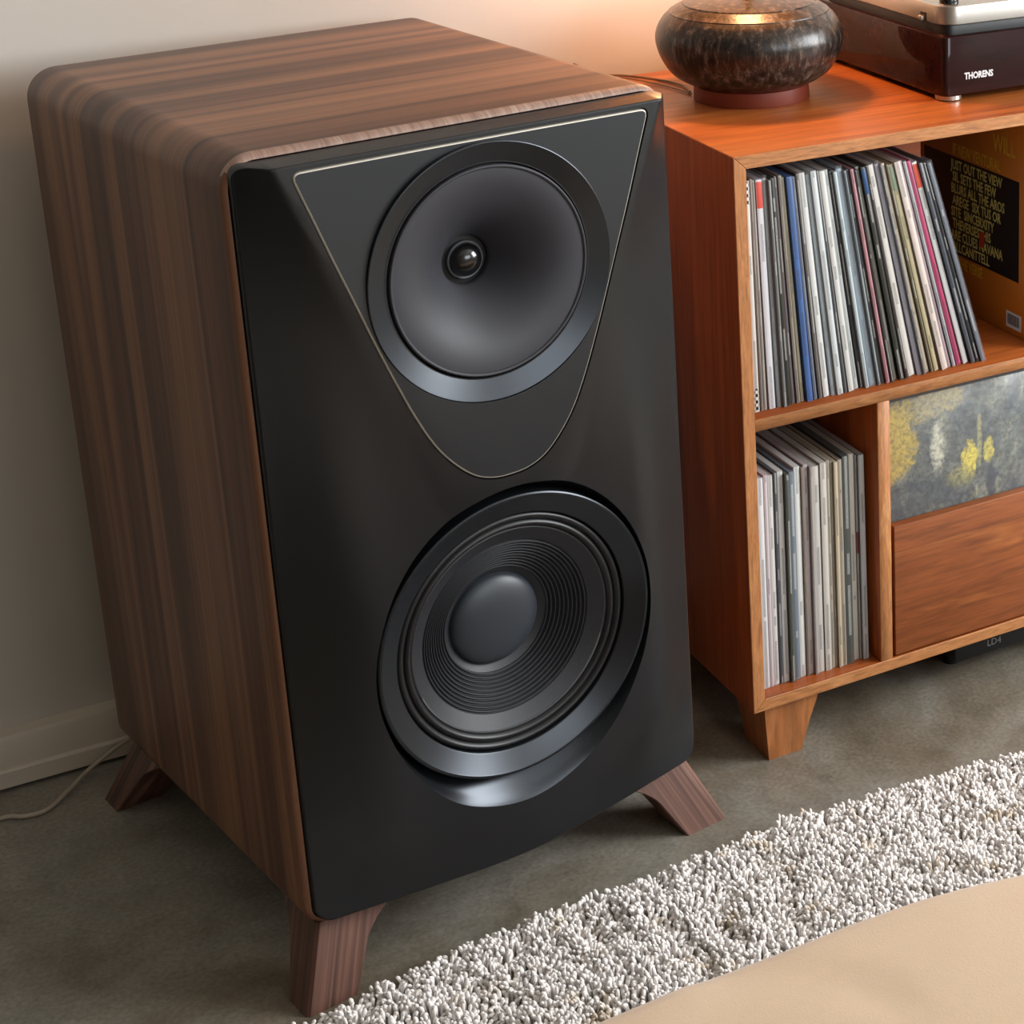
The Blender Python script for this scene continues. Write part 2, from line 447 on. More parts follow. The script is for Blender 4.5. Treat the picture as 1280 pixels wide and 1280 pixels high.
def skirt(V, F, loops, flip=False):
    """loops: list of lists of 3d points joined in order"""
    s = len(V); n = len(loops[0])
    for L in loops: V += L
    for k in range(len(loops)-1):
        for i in range(n):
            j = (i+1) % n; f = (s+k*n+i, s+k*n+j, s+(k+1)*n+j, s+(k+1)*n+i); F.append(f[::-1] if flip else f)
lift = lambda L, dy=0.: [(x, -hs(x, z)+dy, z) for x, z in L]

def dense(L, step):
    out = []
    for a, b_ in zip(L, L[1:]+L[:1]):
        k = max(1, int(math.hypot(b_[0]-a[0], b_[1]-a[1])/step)); out += [(a[0]+(b_[0]-a[0])*i/k, a[1]+(b_[1]-a[1])*i/k) for i in range(k)]
    return out
outl = dense(rrect(-BX, BX, ZB0, ZB1, .014, .021, 8), .006)
# horn plate outline, counter-clockwise from the bottom of the V
half = [(.0, .5855), (.022, .5875), (.045, .597), (.068, .618), (.088, .645), (.107, .683), (.125, .727), (.143, .775), (.160, .823), (.178, .873), (.195, .9225), (.2065, .9555)]
cor = [(.2085, .9625), (.2078, .968), (.203, .9712)]
top = [(.19, .9718), (.12, .9722), (.05, .9725), (0, .9725)]
R2 = half+cor+top
full = R2+[(-x, z) for x, z in R2[-2:0:-1]]
vl = [(p.x, p.y) for p in [Vector((q.x, q.y)) for q in catmull([(x, z, 0) for x, z in full], 7, True)]]
flN = 128
WZ, TZ = .381, .8225
FZ, FR = .370, .2025
def flare_r(a):
    e = math.degrees(math.asin(max(-1, min(1, math.sin(a)))))
    K = [(-90, .2135), (-83, .2128), (-66, .206), (-51, .1935), (-36, .184), (-20, .1785), (0, .1768), (20, .1768), (38, .1805), (55, .185), (71, .1885), (90, .190)]
    for (a0, r0), (a1, r1) in zip(K, K[1:]):
        if e <= a1: return r0+(r1-r0)*(e-a0)/(a1-a0)
    return .19
_r = [flare_r(2*PI*i/flN) for i in range(flN)]
for _ in range(3): _r = [(_r[i-1]+2*_r[i]+_r[(i+1) % flN])/4 for i in range(flN)]
fl = [(_r[i]*math.cos(2*PI*i/flN), WZ+_r[i]*math.sin(2*PI*i/flN)) for i in range(flN)]
ridgeL = [(-ridge_x(z), z) for z in np.linspace(ZB1-.004, .80, 26)]; ridgeR = [(-x, z) for x, z in ridgeL]
hole1 = offset(vl, .0010)
in_outl = offset(outl, -.0022)
v2, f2 = sheet(in_outl, [hole1, fl], .0065, (ridgeL, ridgeR))
V = [(x, -hs(x, z), z) for x, z in v2]; F = list(f2)
mid = offset(outl, -.0007)
skirt(V, F, [lift(in_outl), [(x, -hs(*q)+.0006, z) for (x, z), q in zip(mid, in_outl)],
             [(x, -hs(*q)+.0022, z) for (x, z), q in zip(outl, in_outl)], [(x, .020, z) for x, z in outl]], flip=True)
skirt(V, F, [lift(hole1), lift(hole1, .006)])
mk('baffle', V, F, M['baffle'], spk, angle=50)
# horn plate with a bright chamfered edge
p_in = offset(vl, -.0025); p_out = offset(vl, -.0004)
tw = [(.1462*math.cos(2*PI*i/flN), TZ+.1462*math.sin(2*PI*i/flN)) for i in range(flN)]
v2, f2 = sheet(p_in, [tw], .010)
V = [(x, -hs(x, z), z) for x, z in v2]; F = list(f2); skirt(V, F, [lift(tw), lift(tw, .008)])
plate = mk('horn_plate', V, F, M['plate'], spk, angle=50)
V, F = [], []
skirt(V, F, [lift(p_in), lift(offset(vl, -.0015), .0004), lift(p_out, .0018), lift(p_out, .0075)], flip=True)
mk('plate_edge', V, F, M['trim'], plate, angle=60)
V, F = [], []  # dark floor of the joint
skirt(V, F, [lift(p_in, .0062), lift(offset(vl, .002), .0058)], flip=True)
mk('shadow_gap', V, F, M['dark'], plate)
# tweeter
lathe_y('tweeter_bezel', [(.1462, -.036), (.1462, -.0485), (.1458, -.0494), (.1450, -.0497), (.1225, -.0415), (.1212, -.0415), (.1208, -.040), (.1208, -.030)], 0, TZ, M['bez'], spk, angle=14)
prof = [(.1192, -.030), (.1192, -.0425), (.1184, -.0442), (.117, -.0446), (.1155, -.0438), (.1148, -.0424)]
for i in range(29):
    t = i/28; r_ = .1148-.0848*t; prof.append((r_, -.0424+.0544*t**2.1))
prof += [(.0288, .0135), (.028, .017), (.028, .024)]
horn = lathe_y('horn', prof, 0, TZ, M['horn'], spk, angle=50)
lathe_y('throat', [(.028, .020), (.022, .019), (.0212, .016)], 0, TZ, M['dark'], horn)
lathe_y('dome_ring', [(.0218, .019), (.0216, .0142), (.0206, .0132), (.0196, .0138), (.0192, .016)], 0, TZ, plain('grey_ring', '#6f7276', .35, metal=.5), horn)
lathe_y('tweeter_dome', [(.0193*math.cos(t), .0155-.0145*math.sin(t)) for t in np.linspace(0, PI/2, 14)], 0, TZ, M['gloss'], spk)
# woofer: scooped recess in the baffle, frame, surround, cone, cap
V, F = [], []; loops = []
for k in range(9):
    t = k/8; L = []
    for i in range(flN):
        a = 2*PI*i/flN; r_ = _r[i]+(.1748-_r[i])*t; zc = WZ
        x0, z0 = fl[i]; h0 = hs(x0, z0); hh = h0+(.019-h0)*t
        if k == 1: hh += .0006
        L.append((r_*math.cos(a), -hh, zc+r_*math.sin(a)))
    loops.append(L)
skirt(V, F, loops)
mk('woofer_recess', V, F, M['bez'], spk, angle=60)
lathe_y('woofer_frame', [(.1742, -.010), (.1742, -.0425), (.1737, -.0442), (.1722, -.0452), (.1700, -.0452), (.1692, -.0446), (.1480, -.0348), (.1468, -.0340), (.1462, -.0325), (.1462, -.024)], 0, WZ, M['bez'], spk, seg=160, angle=14)
pr2 = [(.1462, -.026)]
for i in range(41):
    t = i/40; r_ = .1455-.0195*t; pr2.append((r_, -.0285-.0045*abs(math.sin(2*PI*t))**.8+.003*t))
lathe_y('woofer_surround', pr2, 0, WZ, M['rubber'], spk, seg=160, angle=60)
pr3 = [(.1265, -.0255), (.1255, -.0268), (.1235, -.0258)]
for i in range(161):
    t = i/160; r_ = .1235-.0675*t; y = -.0258+.0418*t
    if .107 > r_ > .0655: y += .0015*math.sin((.107-r_)/(.107-.0655)*2*PI*10)
    pr3.append((r_, y))
lathe_y('woofer_cone', pr3, 0, WZ, M['cone'], spk, seg=160, angle=80)
lathe_y('dust_cap', [(.0572, .018), (.0566, .0150)]+[(.056*math.cos(t), .0145-.0165*math.sin(t)) for t in np.linspace(.06, PI/2, 20)], 0, WZ, M['cap'], spk, seg=96, angle=60)
# legs: splayed blocks that flare into the cabinet floor
def leg(sx, sy):
    rows = []; n = 14; GR = []
    for k in range(n+1):
        t = k/n; z = .0885*t
        xo = .2872-.0370*t; yo = .0255-.0345*t       # outer faces
        fx = .062+.010*t+.030*max(0, (t-.55)/.45)**2; fy = .046+.022*t+.028*max(0, (t-.6)/.4)**2
        rows.append((z, xo, xo-fx, -yo, -yo+fy))
    V, F = [], []; c = .004
    for z, xo, xi, y0, y1 in rows:
        P = [(xo-c, y0), (xi+.002, y0), (xi, y0+.002), (xi, y1-.002), (xi+.002, y1), (xo-.002, y1), (xo, y1-.002), (xo, y0+c)]
        for x, y in P:
            V.append((sx*x, y if sy < 0 else D-.003-y, z)); GR.append((x-xo+sx*.3, y-y0+sy*.4, z))
    m_ = 8
    for k in range(len(rows)-1):
        for i in range(m_): F.append((k*m_+i, k*m_+(i+1) % m_, (k+1)*m_+(i+1) % m_, (k+1)*m_+i))
    F.append(tuple(range(m_))); F.append(tuple(range((len(rows)-1)*m_, len(rows)*m_)))
    lo = fix(mk('leg', V, F, M['walnut_leg'], spk, angle=35))
    ga = lo.data.attributes.new('grain', 'FLOAT_VECTOR', 'POINT'); ga.data.foreach_set('vector', np.array(GR).ravel())
for sx in (-1, 1):
    for sy in (-1, 1): leg(sx, sy)

# ------------------------------------------------------------------ record cabinet
CW, CZ0, CZ1, CD, tk = 1.34, .0895, .867, .505, .0172
cabn = empty('record_cabinet', (0, 0, 0), 0, 'cherry wood record cabinet on tapered feet with open shelves and a flip-down bin', 'cabinet')
two = lambda a, e: dict(mats=[M[a], M[e]], front=1)
prism_y('side_panel', [(0, CZ0), (0, CZ1), (tk, CZ1-tk), (tk, CZ0+tk)], 0, CD, None, cabn, **two('ch_z', 'ed_z'))
prism_y('side_panel', [(CW, CZ0), (CW-tk, CZ0+tk), (CW-tk, CZ1-tk), (CW, CZ1)], 0, CD, None, cabn, **two('ch_z', 'ed_z'))
prism_y('top_panel', [(0, CZ1), (CW, CZ1), (CW-tk, CZ1-tk), (tk, CZ1-tk)], 0, CD, None, cabn, **two('ch_top_lit', 'ed_x'))
prism_y('bottom_panel', [(0, CZ0), (tk, CZ0+tk), (CW-tk, CZ0+tk), (CW, CZ0)], 0, CD, None, cabn, **two('ch_x', 'ed_x'))
box('shelf', tk, CW-tk, .0005, CD-.012, .4972, .5140, None, cabn, .0006, 1, **two('ch_x', 'ed_x'))
box('divider', .1995, .2185, .0005, CD-.012, CZ0+tk, .4972, None, cabn, .0006, 1, **two('ch_z', 'ed_z'))
box('divider', .647, .664, .0005, CD-.012, CZ0+tk, .4972, None, cabn, .0006, 1, **two('ch_z', 'ed_z'))
box('back_panel', tk, CW-tk, CD-.012, CD-.002, CZ0+tk, CZ1-tk, M['ch_x'], cabn)
dr = box('bin_front', .2235, .643, .001, .0175, .1095, .3075, M['drawer'], cabn, .0012, 2)
box('bin_front', .668, CW-tk-.004, .001, .0175, .1095, .3075, M['drawer'], cabn, .0012, 2)
for x0, s in ((.022, 1), (CW-.022, -1)):
    for front in (1, 0):
        V = []
        for z, a0, a1, b0, b1 in ((0, .0065, .057, .004, .075), (.045, .003, .070, .002, .085), (.072, .0008, .080, .0005, .098), (CZ0-.0002, 0, .085, 0, .112)):
            for a, b_ in ((a0, b0), (a1, b0), (a1, b1), (a0, b1)):
                y = .013+b_; V.append((x0+s*a, y if front else CD-y, z))
        F = [(k*4+i, k*4+(i+1) % 4, k*4+4+(i+1) % 4, k*4+4+i) for k in range(3) for i in range(4)]+[(0, 1, 2, 3), (12, 13, 14, 15)]
        o = fix(mk('foot', V, F, M['foot_wood'], cabn, angle=20))

# ------------------------------------------------------------------ records
def spine_mat(check=False):
    m, nt, b = nmat('checkered_spine' if check else 'printed_spine')
    oi = nt.nodes.new('ShaderNodeObjectInfo'); tc = nt.nodes.new('ShaderNodeTexCoord')
    sp = nt.nodes.new('ShaderNodeSeparateXYZ'); nt.links.new(tc.outputs['Object'], sp.inputs[0])
    # print: short dashes along the middle of the spine, in a few runs
    cb = nt.nodes.new('ShaderNodeCombineXYZ')
    def math_(op, a, b_=None):
        n = nt.nodes.new('ShaderNodeMath'); n.operation = op
        for k, q in enumerate((a, b_)):
            if q is None: continue
            if isinstance(q, bpy.types.NodeSocket): nt.links.new(q, n.inputs[k])
            else: n.inputs[k].default_value = q
        return n.outputs[0]
    off = math_('MULTIPLY', oi.outputs['Random'], 37.)
    nt.links.new(math_('ADD', off, math_('MULTIPLY', sp.outputs['X'], 2.2)), cb.inputs[0]); nt.links.new(math_('ADD', sp.outputs['Z'], off), cb.inputs[2])
    fine = noise_n(nt, cb.outputs[0], 520, 2, .5)
    cb2 = nt.nodes.new('ShaderNodeCombineXYZ'); nt.links.new(off, cb2.inputs[0]); nt.links.new(math_('ADD', sp.outputs['Z'], off), cb2.inputs[2])
    runs = noise_n(nt, cb2.outputs[0], 15, 1, .5)
    inside = math_('MULTIPLY', math_('LESS_THAN', math_('ABSOLUTE', sp.outputs['X']), .19), math_('GREATER_THAN', runs, .52))
    inside = math_('MULTIPLY', inside, math_('GREATER_THAN', fine, .49))
    hsv = nt.nodes.new('ShaderNodeSeparateColor'); hsv.mode = 'HSV'; nt.links.new(oi.outputs['Color'], hsv.inputs[0])
    ink = mix(nt, '#c9c9c4', '#3a3a3c', math_('GREATER_THAN', hsv.outputs[2], .22))
    wear = noise_n(nt, cb.outputs[0], 60, 3, .6); rw = ramp(nt, [(.3, .82), (.6, 1.04)]); nt.links.new(wear, rw.inputs[0])
    base = mix(nt, oi.outputs['Color'], rw.outputs[0], 1., 'MULTIPLY')
    col = mix(nt, base, ink, math_('MULTIPLY', inside, .7))
    if check:
        ck = nt.nodes.new('ShaderNodeTexChecker'); mp = nt.nodes.new('ShaderNodeMapping')
        mp.inputs['Scale'].default_value = (2.0, 0, 220); mp.inputs['Location'].default_value = (.5, .5, .3); nt.links.new(tc.outputs['Object'], mp.inputs[0])
        nt.links.new(mp.outputs[0], ck.inputs['Vector']); ck.inputs['Scale'].default_value = 1
        ck.inputs['Color1'].default_value = srgb('#161616'); ck.inputs['Color2'].default_value = srgb('#d8d4cf')
        ends = math_('ADD', math_('GREATER_THAN', sp.outputs['Z'], .284), math_('LESS_THAN', sp.outputs['Z'], .033))
        col = mix(nt, col, ck.outputs[0], ends)
    nt.links.new(col, b.inputs['Base Color']); b.inputs['Roughness'].default_value = .4
    b.inputs['Coat Weight'].default_value = .35; b.inputs['Coat Roughness'].default_value = .15
    return m
M['spine'] = spine_mat(); M['spine_ck'] = spine_mat(True)
m, nt, b = nmat('jacket_board'); oi = nt.nodes.new('ShaderNodeObjectInfo'); nt.links.new(oi.outputs['Color'], b.inputs['Base Color'])
b.inputs['Roughness'].default_value = .35; M['jacket'] = m
m, nt, b = nmat('label_paper'); oi = nt.nodes.new('ShaderNodeObjectInfo'); nt.links.new(oi.outputs['Color'], b.inputs['Base Color'])
b.inputs['Roughness'].default_value = .45; M['label'] = m
m, nt, b = nmat('clear_sleeve'); b.inputs['Base Color'].default_value = (.9, .92, .95, 1); b.inputs['Roughness'].default_value = .22
b.inputs['Alpha'].default_value = .08; b.inputs['Specular IOR Level'].default_value = .8; M['clear'] = m
# unit-thickness meshes, scaled in x by each record's thickness
def lp_mesh(name, x0, x1, y0, y1, z0, z1, mat, bev):
    o = box(name, x0, x1, y0, y1, z0, z1, mat, None); me = o.data; C.objects.unlink(o); bpy.data.objects.remove(o); return me
LPH = .3155
me_j = lp_mesh('jacket', -.46, .46, .0012, .315, 0, LPH, M['jacket'], 0)
def spine_me(name, z0, z1, mat, lift_=0.):
    V = []
    for z in (z0, z0+.002, z1-.002, z1):
        for k in range(7):
            a = -1+2*k/6; e = .0006 if z in (z0, z1) else 0
            V.append((a*.5, .0022-.0022*math.cos(a*1.35)**.5*1.0+.0006+e-lift_, z))
    F = [(r*7+k, r*7+k+1, r*7+k+8, r*7+k+7) for r in range(3) for k in range(6)]
    me = bpy.data.meshes.new(name); me.from_pydata(V, [], F); me.materials.append(mat); me.update()
    me.polygons.foreach_set('use_smooth', [True]*len(F)); return me
me_s = spine_me('spine', .0008, LPH-.0008, M['spine']); me_k = spine_me('spine', .0008, LPH-.0008, M['spine_ck'])
me_l = spine_me('spine_label', .276, LPH-.002, M['label'], .0003)
me_l2 = spine_me('spine_label', .165, .200, M['label'], .0003)
me_c = lp_mesh('clear_cover', -.5, .5, -.0016, .319, -.0004, LPH+.0045, M['clear'], 0)
ords = 'first second third fourth fifth sixth seventh eighth ninth tenth eleventh twelfth thirteenth fourteenth fifteenth sixteenth seventeenth eighteenth nineteenth twentieth'.split()
SCZ = random.Random(11)
def ordn(i):
    if i < 20: return ords[i]
    t = {20: 'twenty', 30: 'thirty', 40: 'forty'}[(i+1)//10*10]
    return (t[:-1]+'ieth') if (i+1) % 10 == 0 else t+'-'+ords[(i+1) % 10-1]
def record(x, y, z, lean, th, col, desc, where, group, lab=None, ck=False, low=False, clear=False, tilt=0.):
    r = bpy.data.objects.new('record_sleeve', me_j); C.objects.link(r)
    c = srgb(col); r.color = tuple(v_*.75+.02 for v_ in c[:3])+(1,)
    r.location = (x, y, z+.0004); r.rotation_euler = (tilt, lean, 0); r.scale = (th, 1, SCZ.uniform(.984, 1.))
    tag(r, f'{desc}, {where}'.replace(' record spine', ' spine'), 'record', group)
    s = bpy.data.objects.new('spine', me_k if ck else me_s); C.objects.link(s); s.parent = r; s.color = c
    if lab:
        l = bpy.data.objects.new('spine_label', me_l2 if low else me_l); C.objects.link(l); l.parent = r; l.color = srgb(lab)
    if clear:
        l = bpy.data.objects.new('clear_cover', me_c); C.objects.link(l); l.parent = r
    return r
# thickness weight, colour, description, top label, options
UP = [
 (.9, '#cfc6bd', 'thin off-white record spine with checkered ends', None, 'k'),
 (1.3, '#cdc7c0', 'off-white record spine with small black lettering and checkered ends', None, 'k'),
 (.6, '#8d857e', 'thin taupe record spine', None, ''),
 (.7, '#a59d96', 'pale taupe record spine', None, ''),
 (1.6, '#d3d3d8', 'white record spine with a coral red top', '#d8574c', ''),
 (.9, '#8f9698', 'grey record spine in a clear cover', None, 'c'),
 (.7, '#77797a', 'mid grey record spine', None, ''),
 (1.1, '#2d3029', 'black record spine with greenish lettering', None, ''),
 (.8, '#6b6166', 'dull mauve grey record spine', None, ''),
 (.9, '#8d857c', 'brownish grey record spine', None, ''),
 (.7, '#c9c0a4', 'thin cream record spine', None, ''),
 (1.5, '#3f639c', 'bright blue record spine', None, ''),
 (.8, '#7a8190', 'slate grey record spine', None, ''),
 (.9, '#66625f', 'dark taupe record spine', None, ''),
 (1.5, '#d6d6d4', 'clean white record spine next to dark taupe ones', None, ''),
 (.9, '#8b98a0', 'blue grey record spine', None, 'c'),
 (1.5, '#c6cccd', 'cool white record spine with fine grey lettering', None, ''),
 (.7, '#57595c', 'thin charcoal grey record spine', None, ''),
 (1.5, '#cdcdc9', 'white record spine with tall black lettering', None, ''),
 (1.0, '#bcc1c1', 'pale grey record spine with broken lettering', None, ''),
 (.8, '#2c2f33', 'thin black record spine', None, ''),
 (.9, '#b9c4c8', 'icy white record spine', None, ''),
 (1.5, '#8395a2', 'steel blue grey record spine in a clear cover', None, 'c'),
 (.7, '#6e777c', 'dull steel record spine', None, ''),
 (.9, '#34383b', 'near black record spine left of the pink one', None, ''),
 (.9, '#b07f86', 'dusty pink record spine', None, ''),
 (.7, '#3a3536', 'dark brown record spine right of the pink one', None, ''),
 (1.0, '#7b7d73', 'olive grey record spine', None, ''),
 (1.2, '#2b2e29', 'blackish green record spine with a blue top', '#2b4d78', ''),
 (.8, '#3d3635', 'dark umber record spine', None, ''),
 (1.7, '#d2cfc8', 'thick white record spine right of the blue-topped one', None, ''),
 (1.1, '#857f8c', 'purple grey record spine', None, 'c'),
 (.6, '#6b6a70', 'thin pewter record spine', None, ''),
 (1.0, '#c6bba6', 'cream record spine', None, ''),
 (.7, '#6f6650', 'thin dark tan record spine', None, ''),
 (1.2, '#c2b793', 'yellowish cream record spine with a sage top', '#8fa08a', ''),
 (1.7, '#d3c5bd', 'pinkish white record spine with bold lettering', None, ''),
 (.8, '#a8959b', 'pinkish grey record spine', None, ''),
 (.9, '#9c9ca0', 'light grey record spine left of the magenta one', None, ''),
 (1.3, '#a83a62', 'magenta record spine', None, ''),
 (1.4, '#d6d8d9', 'white record spine with a salmon red top', '#e0604f', ''),
 (1.1, '#454b55', 'dark slate record spine', None, ''),
 (.8, '#23262b', 'thin black record spine near the right end', None, ''),
 (1.2, '#4a5260', 'dark blue grey record leaning in a clear cover', None, 'c'),
]
def lay(recs, xb0, xb1, xt0, xt1, z, yb, grp, shelf, jitter=.007, lean_pow=1.):
    tot = sum(r[0] for r in recs); acc = 0; rr = random.Random(5)
    for i, (wt, col, desc, lab, op) in enumerate(recs):
        u = (acc+wt/2)/tot; acc += wt
        ub = u
        xb = xb0+(xb1-xb0)*ub; xt = xt0+(xt1-xt0)*u
        lean = math.asin((xt-xb)/LPH)
        th = wt/tot*(xt1-xt0)*.93
        tilt_drop = abs(math.sin(lean))*th/2
        record(xb, yb+rr.uniform(0, jitter), z+tilt_drop, lean, th, col, desc, f'{ordn(i)} on the {shelf} shelf', grp, lab, 'k' in op, 'l' in op, 'c' in op)
lay(UP, .0195, .3865, .0185, .297, .514, .016, 'records leaning on the upper shelf', 'upper')
LO = [
 (.8, '#8a8d93', 'thin grey record spine against the cabinet side', None, ''),
 (1.4, '#d2d2d2', 'white record spine', None, ''),
 (.9, '#c4b7ba', 'pinkish white record spine', None, ''),
 (1.2, '#d0cecb', 'white record spine with faint grey lettering', None, ''),
 (.8, '#4c4f55', 'thin dark record spine between two white ones', None, ''),
 (1.3, '#cfcdca', 'white record spine with black lettering', None, ''),
 (.9, '#4d534c', 'dark grey green record spine', None, ''),
 (1.3, '#6d7681', 'blue grey record spine with white lettering', None, ''),
 (1.4, '#d6d6d2', 'white record spine with bold black blocks of print', None, ''),
 (.6, '#85776b', 'thin brown grey record spine', None, ''),
 (1.0, '#b7aaa9', 'dusty pink grey record spine', None, ''),
 (.7, '#a19a95', 'warm grey record spine', None, ''),
 (1.5, '#bfbab4', 'pale grey record spine with stacked lettering', None, ''),
 (1.5, '#c3bdb4', 'off-white record spine with a long line of print', None, ''),
 (.8, '#a79e8f', 'beige record spine', None, ''),
 (.6, '#94897a', 'thin tan record spine', None, ''),
 (.9, '#bdb096', 'cream record spine', None, ''),
 (1.0, '#9d9284', 'taupe record spine', None, ''),
 (1.6, '#4a4f4c', 'thick dark green grey record spine', None, ''),
 (1.4, '#b5aea2', 'off-white record spine beside the dark green one', None, ''),
 (.5, '#8d8a88', 'very thin grey record spine with a dark red patch', '#7a1f1f', 'l'),
 (1.3, '#a9a8a6', 'light grey record spine nearest the divider', None, ''),
]
lay(LO, .0225, .1915, .0220, .1885, .1067, .018, 'records upright on the lower shelf', 'lower')

# orange record standing further along the upper shelf, cover towards the leaning ones
alb = empty('record_sleeve', (.476, .022, .514), 0, 'orange record sleeve with a black block of yellow lettering, standing upright on the upper shelf', 'record')
box('jacket', 0, .006, 0, .315, .0004, .3155, M['orange'], alb, .0006, 1)
# cover print: u runs from the back edge to the front edge, v upwards
def cov(u0, u1, v0, v1, name, mat, lift_=.0003):
    return box(name, -lift_, .0002, .315-u1, .315-u0, v0, v1, mat, alb)
cov(.012, .267, .083, .233, 'printed_block', M['blk_print'])
TM = lambda u, v_, l=.0005: Matrix.Translation((-l, .315-u, v_)) @ Matrix(((0, 0, -1), (-1, 0, 0), (0, 1, 0))).to_4x4()
def row(name, s, u, v_, size, mat, sx=.62, l=.0006): text(name, s, size, mat, alb, TM(u, v_, l), sx, .0001, .0004)
row('lettering', 'WILL', .200, .266, .036, M['yel2'], .7)
row('lettering', 'IF NEW VENTURAL', .092, .237, .024, M['yel2'])
rows_ = ['JUST OUT THE VIEW', 'SIL SETS THE FEW', 'BLURS ALL THE AROS', 'AREGE  SIX TUS OR', 'SITE  SINCERXITY', 'THEVERSESTHIS', 'ARE CLUES NAVANA', 'ALLCANITTELL']
for i, s in enumerate(rows_):
    row('lettering', s, .088+.004*(i % 2), .2140-.0180*i, .0210, M['yel'], .70)
row('lettering', 'IN THE VERSE', .09, .064, .022, M['yel2'])
cov(.166, .178, .112, .136, 'red_mark', M['red'], .0009)
cov(.236, .274, .010, .034, 'barcode_label', M['white'], .0004)
for k in range(9): cov(.240+k*.0034, .2418+k*.0034, .015, .031, 'barcode_bar', M['blk_print'], .0007)

# record in the bin: cover facing forward above the bin front
m, nt, b = nmat('painterly_cover')
def mth(op, a, b_=None):
    n_ = nt.nodes.new('ShaderNodeMath'); n_.operation = op
    for k, q in enumerate((a, b_)):
        if q is None: continue
        if isinstance(q, bpy.types.NodeSocket): nt.links.new(q, n_.inputs[k])
        else: n_.inputs[k].default_value = q
    return n_.outputs[0]
v = mapped(nt, (1, 1, 1)); n1 = noise_n(nt, v, 14, 6, .7, .8); n2 = noise_n(nt, v, 55, 5, .75, .5); n3 = noise_n(nt, mapped(nt, (1, 1, .35)), 60, 4, .7)
r = ramp(nt, [(.3, '#27313b'), (.42, '#434b4e'), (.52, '#5d615b'), (.62, '#777968'), (.72, '#97935e')]); nt.links.new(n1, r.inputs[0])
r2 = ramp(nt, [(.36, .6), (.52, 1.), (.66, 1.3)]); nt.links.new(n2, r2.inputs[0])
base = mix(nt, r.outputs[0], r2.outputs[0], 1., 'MULTIPLY')
sp = nt.nodes.new('ShaderNodeSeparateXYZ'); nt.links.new(mapped(nt, (1, 1, 1)), sp.inputs[0])
def blob(cx, cz, rx, rz, soft=.5, wob=.9):
    wob = wob*1.3+.4
    dx = mth('DIVIDE', mth('SUBTRACT', sp.outputs['X'], cx), rx); dz = mth('DIVIDE', mth('SUBTRACT', sp.outputs['Z'], cz), rz)
    d_ = mth('ADD', mth('ADD', mth('MULTIPLY', dx, dx), mth('MULTIPLY', dz, dz)), mth('MULTIPLY', mth('SUBTRACT', n2, .5), wob*4))
    mr = nt.nodes.new('ShaderNodeMapRange'); nt.links.new(d_, mr.inputs[0]); mr.inputs[1].default_value = 1+soft; mr.inputs[2].default_value = 1-soft
    return mr.outputs[0]
c = mix(nt, base, '#b7a03a', blob(.012, .318, .036, .056, .35, .5))
c = mix(nt, c, '#a3914a', mth('MULTIPLY', blob(.075, .362, .045, .022, .7, 1.2), .7))
c = mix(nt, c, '#cfcdb6', mth('MULTIPLY', blob(.083, .295, .011, .034, .8, .8), .75))
c = mix(nt, c, '#c8b646', blob(.137, .262, .013, .024, .4, .6))
c = mix(nt, c, '#b9ac48', mth('MULTIPLY', blob(.168, .268, .008, .018, .5, .8), .9))
c = mix(nt, c, '#a79f57', mth('MULTIPLY', blob(.120, .238, .022, .014, .6, 1.2), .8))
c = mix(nt, c, '#9b9660', mth('MULTIPLY', blob(.152, .285, .004, .045, .6, .5), .7))
c = mix(nt, c, '#1f2a3c', mth('MULTIPLY', blob(.172, .225, .008, .028, .6, .6), .9))
c = mix(nt, c, '#27313d', mth('MULTIPLY', blob(.05, .222, .09, .026, .7, 1.), .7))
n4 = noise_n(nt, v, 130, 3, .7, .4); r4 = ramp(nt, [(.38, .55), (.5, .95), (.64, 1.25)]); nt.links.new(n4, r4.inputs[0]); c = mix(nt, c, r4.outputs[0], 1., 'MULTIPLY')
nt.links.new(c, b.inputs['Base Color']); b.inputs['Roughness'].default_value = .4; b.inputs['Coat Weight'].default_value = .3; b.inputs['Coat Roughness'].default_value = .12
M['cover'] = m
binr = empty('record_sleeve', (.2245, .0205, .1075), 0, 'record with a yellow and slate painterly cover, facing out above the wooden bin front', 'record')
j = box('jacket', .0005, .3155, 0, .004, .061, .3765, M['cover'], binr, .0006, 1)
box('clear_cover', -.0005, .3175, -.0012, .0052, .060, .379, M['clear'], binr)
# earlier records of the bin, standing behind the first one
for k, (cc, dd) in enumerate((('#8b8f7a', 'grey green record behind the painterly one in the bin'), ('#6f6b66', 'dull brown record standing third in the bin'), ('#3d3a38', 'dark record at the back of the front bin'))):
    o = box('record_sleeve', .2255, .5405, .0265+k*.0065, .0305+k*.0065, .1077, .1077+.315+.0628*0, M['jacket'], None); o.color = srgb(cc)
    tag(o, dd, 'record', 'records inside the bin')
# raise inside floor of the bin so that its records stand on it
binr.location.z = .1075-.0
box('bin_floor', .224, .6425, .0178, .35, .1073, .1670, M['ch_x'], cabn)
for o in [q for q in C.objects if q.get('group') == 'records inside the bin']: o.location.z = .0595

# ------------------------------------------------------------------ low black box under the cabinet
bx = empty('subwoofer', (.355, .052, 0), 0, 'low black box with a small pale logo, on stub feet under the record cabinet', 'audio box')
box('body', 0, .46, 0, .36, .032, .080, M['black'], bx, .003, 2)
for fx in (.03, .43):
    for fy in (.03, .33): lathe_z('foot', [(0, 0), (.012, 0), (.012, .034), (0, .034)], fx, fy+.03, M['rubber'], bx, seg=20)
text('logo', 'LD4', .0155, M['grey_print'], bx, Matrix.Translation((.0555, -.0004, .0435)) @ Matrix.Rotation(PI/2, 4, 'X'), .95, .0002)

